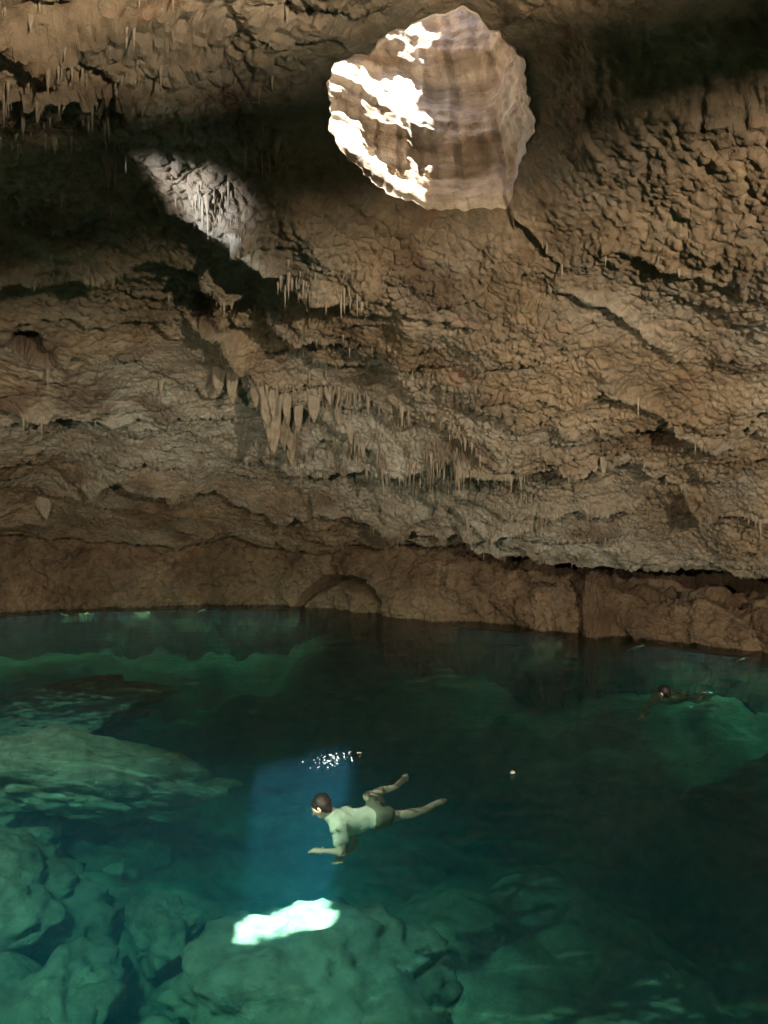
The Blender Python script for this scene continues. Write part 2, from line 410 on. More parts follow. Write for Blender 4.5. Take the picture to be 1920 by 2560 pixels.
rad = np.stack([np.cos(np.radians(ths)), np.sin(np.radians(ths)), 0 * ths], -1)[None] + 0 * Ps
Ps = fs - dd[:, None] * rad.reshape(-1, 3)
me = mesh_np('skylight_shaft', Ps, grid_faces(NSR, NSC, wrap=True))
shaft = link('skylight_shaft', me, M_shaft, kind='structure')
# soil and turf round the mouth of the shaft
rg = np.array([0, 0.15, 0.6, 2, 6, 20, 60, 160.])[:, None]
top = Ps.reshape(NSR, NSC, 3)[-1]
tr_ = np.hypot(top[:, 0] - CX, top[:, 1] - CY)
Rg = tr_[None] + rg; Zg = SH_TOP + 0.25 * (1 - np.exp(-rg * 2)) + 0 * Rg
me = mesh_np('ground', np.stack([CX + Rg * np.cos(np.radians(ths)), CY + Rg * np.sin(np.radians(ths)), Zg], -1).reshape(-1, 3), grid_faces(len(rg), NSC, wrap=True))
link('ground', me, plain('forest_soil', (0.10, 0.08, 0.05), 0.95, 0.4, 3), kind='structure')

def branch(p0, p1, r0, r1, seed, label):
    """leafy branch reaching over the mouth of the shaft"""
    g = np.random.default_rng(seed); p0 = np.array(p0, float); p1 = np.array(p1, float); root = empty('tree_branch', p0, label=label, category='branch')
    V, F = [], []; off = 0
    def tube(a, b, ra, rb):
        nonlocal off
        d = (b - a) / np.linalg.norm(b - a); u = np.cross(d, [0.3, 0.2, 1]); u /= np.linalg.norm(u); w = np.cross(d, u)
        n = 9
        for k in range(n):
            t = k / (n - 1); c = a + (b - a) * t + np.array([0, 0, 0.12 * math.sin(t * 3.1)]) - p0
            for s in range(7):
                an = 2 * math.pi * s / 7; V.append(c + (u * math.cos(an) + w * math.sin(an)) * (ra + (rb - ra) * t))
        F.append(grid_faces(n, 7, wrap=True) + off); off += n * 7
    tube(p0, p1, r0, r1)
    LV, LF = [], []
    for k in range(7):
        t = 0.35 + 0.6 * k / 7; a = p0 + (p1 - p0) * t; b = a + g.normal(0, 1, 3) * np.array([0.5, 0.5, 0.2])
        tube(a, b, r1 * 0.8, r1 * 0.3)
        for q in range(7):
            c = a + (b - a) * g.uniform(0.3, 1.1) + g.normal(0, 0.06, 3) - p0; d = g.normal(0, 1, 3); d /= np.linalg.norm(d); e = np.cross(d, g.normal(0, 1, 3)); e /= np.linalg.norm(e)
            l_, w_ = g.uniform(0.09, 0.16), g.uniform(0.03, 0.05); i0 = len(LV)
            LV += [c, c + d * l_ * .5 + e * w_, c + d * l_, c + d * l_ * .5 - e * w_]; LF.append([i0, i0 + 1, i0 + 2, i0 + 3])
    link('branch_wood', mesh_np('branch_wood', np.array(V), np.concatenate(F)), plain('bark', (0.12, 0.09, 0.06), 0.9, 0.3, 12), parent=root)
    link('leaves', mesh_np('leaves', np.array(LV), np.array(LF)), plain('leaf_green', (0.06, 0.11, 0.03), 0.6, 0.3, 8), parent=root, kind='stuff')
branch((2.9, 8.3, SH_TOP + 0.1), (0.5, 7.9, SH_TOP + 0.6), 0.08, 0.035, 3, 'leafy branch reaching straight over the mouth of the skylight')

# ------------------------------------------------------------------ stalactites
def stal_proto(seed, nseg=7, sides=8, rag=0.10):
    g = np.random.default_rng(seed); v = []; 
    for k in range(nseg):
        t = k / (nseg - 1)
        rd = (1 - t) ** 0.8 * (0.75 + 0.25 * (1 - t) ** 3) + 0.03
        ox, oy = g.normal(0, 0.05 * t, 2)
        for s in range(sides):
            a = 2 * math.pi * s / sides
            q = rd * (1 + g.normal(0, rag))
            v.append((math.cos(a) * q + ox, math.sin(a) * q + oy, 0.12 - 1.12 * t))
    f = []
    for k in range(nseg - 1):
        for s in range(sides):
            a = k * sides + s; b = k * sides + (s + 1) % sides
            f.append((a, a + sides, b + sides, b))
    return np.array(v, np.float32), np.array(f, np.int32)
Pg = P3.reshape(NR, NC, 3)
idx_ok = np.where((zo < 0.02) & (tw > -40 % 360 - 360) & (r_ > 1.6))[0]
# weights: lips of ledges and the dripstone band
hang = disp + disp2 + disp3
upleft = np.exp(-((tw - 185) / 35) ** 2) * sstep(7.5, 4.5, r_)
leftdk = np.exp(-((tw - 150) / 14) ** 2) * np.exp(-((r_ - 5.2) / 2.0) ** 2)
midb = np.exp(-((tw - 92) / 24) ** 2) * np.exp(-((r_ - 9.2) / 2.6) ** 2)
lips2 = sstep(0.55, 0.9, saw(ph2, 0.16)) * sstep(0.5, 0.95, saw(ph1, 0.10))
cell = (np.gradient(RR, axis=0) * RR * np.gradient(theta)[None] * math.pi / 180).ravel()
cell = np.clip(cell, 0, None)
clus = sstep(-0.05, 0.45, perlin(flat / 0.55 + 300)) + 0.06
wgt = (lipmask ** 2 * (0.5 + 2.2 * midb + 1.0 * upleft + 0.5 * leftdk) + 0.75 * midb * (0.2 + lips2) + 0.42 * upleft * (0.2 + lips2) + 0.06 * leftdk * (0.2 + lips2)) * cell * clus
vis = (P3[:, 1] > 6.5) & (np.abs(P3[:, 0]) < 0.56 * P3[:, 1] + 0.5) & (zo < 0.02) & (r_ > 1.7)
wgt = np.where(vis, wgt, 0).astype(np.float64)
pick = rng.choice(len(wgt), size=3000, replace=False, p=wgt / wgt.sum())
protos = [stal_proto(s) for s in range(6)]
pm = []
for k, (v, f) in enumerate(protos):
    m_ = mesh_np('stalactite_form', v, f); m_.materials.append(M_stal); pm.append(m_)
L = 0.03 + rng.gamma(1.3, 0.07, len(pick)); L *= 0.75 + 0.45 * upleft[pick] + 0.7 * midb[pick]
L = np.minimum(L * np.where(leftdk[pick] > .25, .6, 1), 0.38)
Wd = 0.012 + L * rng.uniform(0.03, 0.075, len(pick))
fat = rng.random(len(pick)) < 0.12; Wd[fat] *= 2.1
size = L * (1 + 3 * Wd) / P3[pick, 1]
big = np.argsort(-size)[:290]
small = np.argsort(-size)[290:]
for k in big:
    o = link('stalactite', pm[k % 6], None, parent=cave)
    o.location = P3[pick[k]] + np.array([0, 0, 0.02]); o.scale = (Wd[k], Wd[k], L[k]); o.rotation_euler = (0, 0, rng.uniform(0, 6.28))
V, F, off = [], [], 0
lite = [stal_proto(50 + s, 4, 5) for s in range(6)]
for k in small:
    v, f = lite[k % 6]
    V.append(v * np.array([Wd[k], Wd[k], L[k]]) + P3[pick[k]] + np.array([0, 0, 0.02])); F.append(f + off); off += len(v)
link('soda_straw_fringe', mesh_np('soda_straw_fringe', np.concatenate(V), np.concatenate(F)), M_stal, parent=cave, kind='stuff')

# hanging flowstone blades
def blade(loc, length, width, thick, rot, tiltx, seed):
    g = np.random.default_rng(seed); nr, ns = 16, 22; v = []
    for k in range(nr):
        t = k / (nr - 1)
        wdt = width * (1 - 0.30 * t - 0.50 * t ** 5) * (1 + 0.06 * math.sin(t * 9 + seed)) * (1 + 0.9 * (1 - t) ** 6); th_ = thick * (1 - 0.5 * t)
        for s in range(ns):
            a = 2 * math.pi * s / ns
            c, s_ = math.cos(a), math.sin(a)
            x = wdt * (abs(c) ** 0.8) * (1 if c > 0 else -1) * (1 + 0.05 * g.normal())
            y = th_ * s_ * (1 + 0.40 * math.sin(9 * c + seed + 1.5 * t) + 0.12 * g.normal())
            v.append((x + 0.12 * width * math.sin(3 * t + seed), y, 0.15 - (length + 0.15) * t - 0.10 * length * t * c))
    f = grid_faces(nr, ns, wrap=True)
    cap = len(v); v.append((0.12 * width * math.sin(3 + seed), 0, -length * 1.03))
    me = mesh_np('flowstone_blade', np.array(v), f)
    o = link('flowstone_blade', me, M_stal, parent=cave)
    o.location = loc; o.rotation_euler = (tiltx, 0, rot)
    return o
def nearest(x, y):
    d = (P3[:, 0] - x) ** 2 + (P3[:, 1] - y) ** 2 + 100 * (zo > 0.02)
    return P3[np.argmin(d)]
def at_ceiling(th, r):
    return nearest(CX + r * math.cos(R(th)), CY + r * math.sin(R(th)))
for k, (th_, r0, ln, wd, tk) in enumerate([(112.5, 8.3, 0.85, 0.20, 0.10), (111.2, 8.6, 1.25, 0.22, 0.12), (110.0, 8.9, 1.15, 0.17, 0.10), (108.8, 9.2, 1.35, 0.24, 0.13),
        (107.6, 9.6, 0.85, 0.20, 0.10), (106.7, 10.2, 0.95, 0.20, 0.12), (116.5, 9.1, 0.65, 0.16, 0.08), (118.5, 9.0, 0.60, 0.18, 0.09), (105.0, 8.4, 0.55, 0.16, 0.07),
        (103.0, 8.0, 0.50, 0.14, 0.07), (111.8, 8.2, 0.7, 0.12, 0.08), (110.6, 9.3, 0.8, 0.13, 0.08), (109.3, 8.5, 0.6, 0.12, 0.07), (107.0, 8.9, 0.6, 0.13, 0.08), (105.8, 9.5, 0.5, 0.15, 0.08), (113.6, 8.6, 0.5, 0.14, 0.08), (101.0, 8.6, 0.4, 0.10, 0.06), (99.0, 8.9, 0.4, 0.10, 0.06), (97, 9.2, .35, .09, .05), (76.0, 7.4, .5, .09, .05), (74.5, 7.3, .42, .08, .05), (79.0, 8.0, .45, .09, .05), (58, 7.1, .4, .1, .06), (126.8, 19.2, 0.55, 0.24, 0.16), (131.0, 3.45, 0.42, 0.13, 0.09)]):
    blade(at_ceiling(th_, r0) + np.array([0, 0, 0.05]), ln, wd, tk, rng.uniform(-0.5, 0.7), rng.uniform(-0.1, 0.12), k)

# ------------------------------------------------------------------ pool bottom
NX, NY = 330, 300
gx = np.linspace(-26, 18, NX); gy = np.linspace(-6, 34, NY)
GX, GY = np.meshgrid(gx, gy)
p2 = np.stack([GX.ravel(), GY.ravel(), 0 * GX.ravel()], -1)
dx = p2[:, 0] - CX; dy = p2[:, 1] - CY
rb = np.hypot(dx, dy); tb_ = np.degrees(np.arctan2(dy, dx)); shore = ip(RW, tb_) - rb
h = -4.6 + 0.8 * fbm(p2 / 5, 3) + 0.40 * fbm(p2 / 1.2, 4)
h += 3.0 * sstep(6.0, 0.5, shore + 1.2 * perlin(p2 / 2.5))                                              # shelf along the walls
h += 3.0 * sstep(-2.0, -8.5, p2[:, 0] + 0.15 * (p2[:, 1] - 10)) * sstep(24, 14, p2[:, 1])   # rubble slope on one side
h += 1.6 * np.exp(-((p2[:, 0] - 2.6) / 2.6) ** 4 - ((p2[:, 1] - 12.2) / 2.6) ** 4)        # swell beyond the beam
h = np.minimum(h, -0.9)
me = mesh_np('pool_bottom', np.stack([p2[:, 0], p2[:, 1], h], -1), grid_faces(NY, NX))
link('pool_bottom', me, M_bed, kind='structure')

# submerged boulders
def ico(sub):
    import bmesh
    bm = bmesh.new(); bmesh.ops.create_icosphere(bm, subdivisions=sub, radius=1)
    v = np.array([q.co[:] for q in bm.verts], np.float32); f = np.array([[w.index for w in q.verts] for q in bm.faces], np.int32); bm.free()
    return v, f
IV, IF = ico(5)
def boulder(loc, size, rotz, seed, label, flat=0.0, tilt_=(0, 0), group=None):
    d = IV.copy()
    g = np.random.default_rng(seed)
    # chop with random planes for a broken, faceted block
    rad = np.full(len(d), 1.15, np.float32)
    for k in range(16):
        n = g.normal(size=3); n /= np.linalg.norm(n); dist = g.uniform(0.62, 1.0)
        c = d @ n; rad = np.where(c > 0.05, np.minimum(rad, dist / np.maximum(c, 0.05)), rad)
    rad = rad + 0.20 * fbm(d * 1.8 + seed, 3) + 0.10 * fbm(d * 5 + seed, 4) + 0.08 * saw(d[:, 2] * 3.5 + fbm(d * 2 + seed, 2), 0.3)
    v = d * rad[:, None] * np.array(size)
    o = link('boulder', mesh_np('boulder', v, IF), M_bed)
    o.location = loc; o.rotation_euler = (tilt_[0], tilt_[1], rotz)
    o['label'] = label; o['category'] = 'rock'
    if group: o['group'] = group
    return o
boulder((-1.35, 10.9, -3.3), (1.9, 1.8, 0.95), 0.3, 1, 'huge pale submerged boulder under the dazzling patch of sunlight')
boulder((-2.9, 9.4, -4.3), (1.3, 1.2, 1.0), 0.9, 2, 'rounded teal submerged boulder leaning against the sunlit boulder')
boulder((0.4, 8.9, -4.75), (1.5, 1.0, 0.9), -0.4, 3, 'low submerged slab in front of the sunlit boulder')
boulder((-5.6, 14.6, -1.75), (2.6, 1.0, 0.75), 0.35, 5, 'long layered green slab lying just under the water surface', tilt_=(0.1, 0.18))
boulder((-7.9, 18.4, -1.35), (2.4, 1.1, 0.6), -0.15, 6, 'pale green submerged slab nearest the rock wall', tilt_=(0.34, -0.1))
boulder((-6.4, 11.3, -2.5), (1.9, 1.2, 0.9), 0.7, 7, 'tilted mossy green submerged block on the rubble slope', tilt_=(0.3, 0.2))
boulder((-4.6, 10.2, -3.35), (1.2, 0.8, 0.7), 1.4, 8, 'squat submerged rock at the foot of the rubble slope')
boulder((-3.6, 12.4, -3.4), (0.8, 0.6, 0.5), 2.2, 9, 'small green submerged rock beside the blue light beam')
boulder((5.8, 10.0, -4.8), (1.3, 1.6, 0.8), 0.2, 10, 'dim submerged block lying in the darkest deep water')
boulder((-5.2, 8.4, -3.7), (1.0, 0.9, 0.6), 0.2, 12, 'angular submerged rock below the tilted mossy block')
boulder((8.8, 15.2, -2.2), (2.4, 1.3, 0.9), -0.7, 13, 'green submerged slab behind the second swimmer', tilt_=(0.1, -0.25))

# loose rubble on the slope
IV3, IF3 = ico(4)
rubble = []
for k in range(6):
    g = np.random.default_rng(400 + k); d = IV3.copy(); rad = np.full(len(d), 1.2, np.float32)
    for q in range(14):
        n = g.normal(size=3); n /= np.linalg.norm(n); c = d @ n
        rad = np.where(c > 0.05, np.minimum(rad, g.uniform(0.6, 1.0) / np.maximum(c, 0.05)), rad)
    rad = rad + 0.08 * fbm(d * 3 + k, 3)
    m_ = mesh_np('rubble_form', d * rad[:, None], IF3); m_.materials.append(M_bed); rubble.append(m_)
hgrid = h.reshape(NY, NX)
def bed_z(x, y): return hgrid[int(np.clip((y + 6) / 40 * (NY - 1), 0, NY - 1)), int(np.clip((x + 26) / 44 * (NX - 1), 0, NX - 1))]
placed = 0
while placed < 90:
    y = rng.uniform(8.0, 18.5); x = rng.uniform(-0.50 * y - 1.5, -1.6 - 0.10 * y)
    sz = float(np.clip(rng.gamma(2.0, 0.14), 0.10, 0.62))
    o = link('stone', rubble[placed % 6], None, label='small submerged stone among the rubble on the green slope', category='rock', group='loose stones on the submerged rubble slope')
    o.location = (x, y, bed_z(x, y) + sz * 0.25); o.scale = (sz * rng.uniform(.9, 1.6), sz * rng.uniform(.8, 1.2), sz * rng.uniform(.45, .8))
    o.rotation_euler = (rng.uniform(-.3, .3), rng.uniform(-.3, .3), rng.uniform(0, 6.28)); placed += 1

# ------------------------------------------------------------------ water
def water_material():
    m, nt, out = new_mat('cave_water'); b = NB(nt)
    tc = b.n('ShaderNodeTexCoord'); v = tc.outputs['Object']
    mp = b.n('ShaderNodeMapping'); mp.inputs['Scale'].default_value = (1.0, 1.5, 1.0); b.l(v, mp.inputs['Vector'])
    n1 = b.noise(mp.outputs[0], 1.4, 3, 0.5); n2 = b.noise(mp.outputs[0], 5.0, 2, 0.5)
    hgt = b.math('ADD', b.math('MULTIPLY', n1, 0.055), b.math('MULTIPLY', n2, 0.011))
    bp = b.n('ShaderNodeBump'); bp.inputs['Strength'].default_value = 1.0; bp.inputs['Distance'].default_value = 1.0
    b.l(hgt, bp.inputs['Height'])
    fr = b.n('ShaderNodeFresnel'); fr.inputs['IOR'].default_value = 1.24; b.l(bp.outputs[0], fr.inputs['Normal'])
    gl = b.n('ShaderNodeBsdfGlossy'); gl.inputs['Roughness'].default_value = 0.03; b.l(bp.outputs[0], gl.inputs['Normal'])
    tr = b.n('ShaderNodeBsdfTransparent')
    mx = b.n('ShaderNodeMixShader'); b.l(fr.outputs[0], mx.inputs[0]); b.l(tr.outputs[0], mx.inputs[1]); b.l(gl.outputs[0], mx.inputs[2])
    b.l(mx.outputs[0], out.inputs['Surface'])
    ab = b.n('ShaderNodeVolumeAbsorption'); ab.inputs['Color'].default_value = (0.08, 0.85, 0.83, 1); ab.inputs['Density'].default_value = 0.19
    sc = b.n('ShaderNodeVolumeScatter'); sc.inputs['Color'].default_value = (0.10, 0.52, 0.92, 1); sc.inputs['Density'].default_value = 0.048
    sc.inputs['Anisotropy'].default_value = 0.35
    ad = b.n('ShaderNodeAddShader'); b.l(ab.outputs[0], ad.inputs[0]); b.l(sc.outputs[0], ad.inputs[1])
    b.l(ad.outputs[0], out.inputs['Volume'])
    return m
M_water = water_material()
NX, NY = 310, 280
gx = np.linspace(-25.5, 17.5, NX); gy = np.linspace(-5.5, 33.5, NY)
GX, GY = np.meshgrid(gx, gy); WZ = np.zeros_like(GX)
for (x0, y0, lam, amp, dec) in [(0.0, 9.2, 0.5, 0.012, 2.0), (5.5, 14.7, 1.1, 0.009, 3.5)]:
    d = np.hypot(GX - x0, GY - y0); WZ += amp * np.sin(d * 2 * math.pi / lam) * np.exp(-d / dec) * sstep(0.2, 0.8, d)
wv = np.stack([GX.ravel(), GY.ravel(), WZ.ravel()], -1)
wf = grid_faces(NY, NX)
n0 = len(wv)
a = np.arange(n0).reshape(NY, NX)
loop = np.concatenate([a[0, :], a[1:, -1], a[-1, -2::-1], a[-2:0:-1, 0]])
bot = wv[loop].copy(); bot[:, 2] = -7
nb = np.arange(n0, n0 + len(loop))
side = np.stack([loop, nb, np.roll(nb, -1), np.roll(loop, -1)], -1)
cpt = n0 + len(loop)
allv = np.concatenate([wv, bot, [[0, 10, -7.0]]])
fan = np.stack([nb, np.full(len(nb), cpt), np.full(len(nb), cpt), np.roll(nb, -1)], -1)
me = bpy.data.meshes.new('water')
tri = [list(map(int, (q[0], q[1], q[3]))) for q in fan]
me.from_pydata(allv.tolist(), [], wf.tolist() + side.tolist() + tri)
me.polygons.foreach_set('use_smooth', np.array([True] * len(wf) + [False] * (len(side) + len(tri))))
water = link('water', me, M_water, kind='structure')

# ------------------------------------------------------------------ swimmers
def field(prims, lo, hi, step, k=0.03):
    lo = np.array(lo); n = np.ceil((np.array(hi) - lo) / step).astype(int) + 1
    F = np.full(n, 0.3, np.float32)
    for a, b, ra, rb, *kk in prims:
        kq = kk[0] if kk else k
        a = np.array(a, float); b = np.array(b, float)
        m = max(ra, rb) + 3 * kq + 2 * step
        i0 = np.clip(np.floor((np.minimum(a, b) - m - lo) / step).astype(int), 0, n - 1); i1 = np.clip(np.ceil((np.maximum(a, b) + m - lo) / step).astype(int) + 1, 1, n)
        X, Y, Z = np.meshgrid(*[lo[q] + step * np.arange(i0[q], i1[q]) for q in range(3)], indexing='ij')
        ab = b - a; L2 = max(ab @ ab, 1e-9)
        t = np.clip(((X - a[0]) * ab[0] + (Y - a[1]) * ab[1] + (Z - a[2]) * ab[2]) / L2, 0, 1)
        d = np.sqrt((X - a[0] - t * ab[0]) ** 2 + (Y - a[1] - t * ab[1]) ** 2 + (Z - a[2] - t * ab[2]) ** 2) - (ra + (rb - ra) * t)
        sl = tuple(slice(i0[q], i1[q]) for q in range(3))
        f = F[sl]; hh = np.clip(0.5 + 0.5 * (f - d) / kq, 0, 1)
        F[sl] = f * (1 - hh) + d * hh - kq * hh * (1 - hh)
    return F, lo
def surface_nets(F, lo, step):
    s_ = F < 0; n = F.shape
    acc = np.zeros((n[0] - 1, n[1] - 1, n[2] - 1, 3), np.float32); cnt = np.zeros(acc.shape[:3], np.float32)
    corners = [(i, j, k) for i in (0, 1) for j in (0, 1) for k in (0, 1)]
    def sub(A, c): return A[c[0]:n[0] - 1 + c[0], c[1]:n[1] - 1 + c[1], c[2]:n[2] - 1 + c[2]]
    for c in corners:
        for ax in range(3):
            if c[ax] == 0:
                c2 = list(c); c2[ax] = 1
                f0, f1 = sub(F, c), sub(F, c2); cr = (f0 < 0) != (f1 < 0)
                t = np.where(cr, f0 / np.where(cr, f0 - f1, 1), 0)
                for q in range(3): acc[..., q] += np.where(cr, c[q] + (t if q == ax else 0), 0)
                cnt += cr
    idx = -np.ones(cnt.shape, np.int64); on = cnt > 0; idx[on] = np.arange(on.sum())
    ijk = np.argwhere(on)
    V = (ijk + acc[on] / cnt[on][:, None]) * step + lo
    Fc = []
    for ax in range(3):
        o1, o2 = (ax + 1) % 3, (ax + 2) % 3
        a = [slice(None)] * 3; b = [slice(None)] * 3; a[ax] = slice(0, -1); b[ax] = slice(1, None)
        cr = np.argwhere(s_[tuple(a)] != s_[tuple(b)])
        cr = cr[(cr[:, o1] > 0) & (cr[:, o2] > 0) & (cr[:, o1] < n[o1] - 1) & (cr[:, o2] < n[o2] - 1)]
        e1 = np.eye(3, dtype=int)[o1]; e2 = np.eye(3, dtype=int)[o2]
        q = np.stack([idx[tuple((cr - d1 * e1 - d2 * e2).T)] for d1, d2 in ((0, 0), (1, 0), (1, 1), (0, 1))], -1)
        ins = s_[tuple(cr.T)]
        q[~ins] = q[~ins][:, ::-1]
        Fc.append(q)
    return V, np.concatenate(Fc)
def vz(a): return np.array(a, float)
def hand(w, fdir, pdir, side):
    """palm at w, fingers along fdir, palm spread along pdir"""
    w = vz(w); f = vz(fdir); f /= np.linalg.norm(f); p = vz(pdir); p -= f * (p @ f); p /= np.linalg.norm(p); dn = np.cross(f, p) * side
    out = [(w, w + f * 0.09, 0.026, 0.03, 0.02), (w + p * 0.025, w + f * 0.085 + p * 0.028, 0.018, 0.015, 0.015), (w - p * 0.025, w + f * 0.085 - p * 0.028, 0.018, 0.015, 0.015)]
    for q, (o, ln) in enumerate(((-0.036, 0.062), (-0.012, 0.078), (0.012, 0.084), (0.036, 0.075))):
        b0 = w + f * 0.085 + p * o; b1 = b0 + f * ln * 0.55 + p * o * 0.25; b2 = b1 + f * ln * 0.45 + dn * ln * 0.25
        out += [(b0, b1, 0.0105, 0.0095, 0.004), (b1, b2, 0.0095, 0.008, 0.004)]
    t0 = w + f * 0.03 + p * 0.03; t1 = t0 + p * 0.035 + f * 0.025; t2 = t1 + f * 0.035 + p * 0.008
    out += [(t0, t1, 0.014, 0.012, 0.006), (t1, t2, 0.012, 0.0095, 0.004)]
    return out
def swimmer(J, colr_skin, colr_shirt, colr_short, label, shirt_name):
    J = {k: vz(v) for k, v in J.items()}
    hd = J['head']; fw = J['face'] / np.linalg.norm(J['face']); up = J['up'] - fw * (J['up'] @ fw); up /= np.linalg.norm(up); sd_ = np.cross(up, fw)
    head = [(hd + up * 0.03 - fw * 0.02, hd + up * 0.02 + fw * 0.015, 0.098, 0.088, 0.02), (hd - up * 0.02 + fw * 0.03, hd - up * 0.075 + fw * 0.06, 0.066, 0.045, 0.03),
            (hd + fw * 0.095 + up * 0.012, hd + fw * 0.118 - up * 0.018, 0.010, 0.014, 0.012),
            (hd + fw * 0.085 - up * 0.055, hd + fw * 0.092 - up * 0.055, 0.020, 0.014, 0.01)]
    for s in (-1, 1):
        head += [(hd + sd_ * s * 0.092 + up * 0.015, hd + sd_ * s * 0.096 - up * 0.02, 0.018, 0.013, 0.008)]
    torso = [(J['neck'], J['chest'], 0.085, 0.10, 0.05), (J['chest'], J['belly'], 0.135, 0.115, 0.05), (J['belly'], J['pelvis'], 0.118, 0.125, 0.05),
             (J['shN'], J['shF'], 0.075, 0.075, 0.06), ((J['shN'] + J['chest']) / 2, J['belly'], 0.09, 0.10, 0.05), ((J['shF'] + J['chest']) / 2, J['belly'], 0.09, 0.10, 0.05),
             (J['hipN'], J['hipF'], 0.10, 0.10, 0.05)]
    arms, legs, ext = [], [], []
    sleeve, trunk = [], []
    for s in 'NF':
        arms += [(J['sh' + s], J['el' + s], 0.060, 0.043, 0.03), (J['el' + s], J['wr' + s], 0.043, 0.027, 0.015)]
        legs += [(J['hip' + s], J['kn' + s], 0.092, 0.058, 0.03), (J['kn' + s], J['kn' + s] * .65 + J['an' + s] * .35, 0.055, 0.056, 0.02), (J['kn' + s] * .65 + J['an' + s] * .35, J['an' + s], 0.056, 0.034, 0.02),
                 (J['an' + s], J['to' + s] * .75 + J['an' + s] * .25, 0.036, 0.036, 0.02), (J['to' + s] * .7 + J['an' + s] * .3, J['to' + s], 0.036, 0.022, 0.02)]
        ext += hand(J['wr' + s], J['wr' + s] - J['el' + s] + np.array([0, 0, 0.02]), J['spread'], 1 if s == 'N' else -1)
        sleeve += [(J['sh' + s], J['sh' + s] * .45 + J['el' + s] * .55, 0.074, 0.066, 0.03)]
        trunk += [(J['hip' + s], J['hip' + s] * .55 + J['kn' + s] * .45, 0.108, 0.098, 0.03)]
    neck = [(hd - up * 0.05, J['neck'], 0.058, 0.062, 0.03)]
    body = torso + neck + head + arms + legs + ext
    pts = np.concatenate([np.array([p[0], p[1]]) for p in body]); lo = pts.min(0) - 0.16; hi = pts.max(0) + 0.16
    st0 = 0.0085
    F, l0 = field(body, lo, hi, st0)
    V, Q = surface_nets(F, l0, st0)
    base = J['pelvis']
    def ripple_warp(Q_):  # refraction by ripples put into the mesh shape of submerged parts
        a = sstep(-0.02, -0.14, Q_[:, 2])[:, None]
        q = Q_ * np.array([2.4, 6.5, 1.5])
        return Q_ + a * np.stack([0.10 * perlin(q + 3), 0.040 * perlin(q * 0.9 + 30), 0.012 * perlin(q + 60)], -1)
    V = ripple_warp(V)
    skin = plain('skin', colr_skin, 0.5, 0.08, 12)
    o = link('person', mesh_np('person', V - base, Q), skin, label=label, category='person'); o.location = base
    def cloth(name, prims, mat, grow, cut=None):
        pr = [(a, b, ra + grow, rb + grow, *k) for a, b, ra, rb, *k in prims]
        pp = np.concatenate([np.array([p[0], p[1]]) for p in pr])
        Fq, lq = field(pr, pp.min(0) - 0.2, pp.max(0) + 0.2, 0.011)
        if cut is not None:
            X = np.stack(np.meshgrid(*[lq[q] + 0.011 * np.arange(Fq.shape[q]) for q in range(3)], indexing='ij'), -1)
            Fq = np.maximum(Fq, cut(X)).astype(np.float32)
        Vq, Qq = surface_nets(Fq, lq, 0.011)
        Vq = ripple_warp(Vq + 0.006 * perlin(Vq / 0.05)[:, None])
        return link(name, mesh_np(name, Vq - base, Qq), mat, parent=o)
    cloth(shirt_name, torso + sleeve, plain('shirt', colr_shirt, 0.8, 0.06, 14), 0.012)
    cloth('swim_shorts', torso[2:3] + torso[6:] + trunk, plain('shorts', colr_short, 0.8, 0.15, 14), 0.018,
          lambda X: -(X - (J['belly'] * 0.35 + J['pelvis'] * 0.65)) @ ((J['pelvis'] - J['belly']) / np.linalg.norm(J['pelvis'] - J['belly'])))
    hairp = [(hd + up * 0.035 - fw * 0.03, hd + up * 0.03 + fw * 0.0, 0.110, 0.100, 0.02), (hd - fw * 0.045, hd - up * 0.05 - fw * 0.05, 0.085, 0.06, 0.03)]
    cloth('hair', hairp, plain('wet_hair', (0.010, 0.008, 0.006), 0.6, 0.3, 40), 0.0,
          lambda X: (X - (hd + up * 0.045)) @ (fw * 0.86 - up * 0.5) - 0.058)
    return o
swimmer(dict(head=(-.74, 8.92, .035), face=(-.8, .1, -.6), up=(-.30, 0.05, 1), neck=(-.62, 8.97, -.09), chest=(-.50, 9.03, -.19), belly=(-.31, 9.13, -.22), pelvis=(-.12, 9.25, -.20),
             shN=(-.56, 8.84, -.19), shF=(-.46, 9.20, -.17), elN=(-.47, 8.74, -.43), wrN=(-.70, 8.80, -.44), elF=(-.34, 9.10, -.46), wrF=(-.46, 8.98, -.56), spread=(0.1, 1, 0.1),
             hipN=(-.08, 9.17, -.21), hipF=(-.12, 9.34, -.19), knN=(.22, 9.42, -.28), anN=(.58, 9.58, -.22), toN=(.74, 9.66, -.16), knF=(-.16, 9.74, -.15), anF=(.16, 10.08, -.14), toF=(.30, 10.26, -.06)),
        (0.60, 0.44, 0.33), (0.80, 0.78, 0.60), (0.22, 0.23, 0.16), 'person in pale cream swim shirt swimming beside the blue light beam, legs kicking', 'swim_shirt')
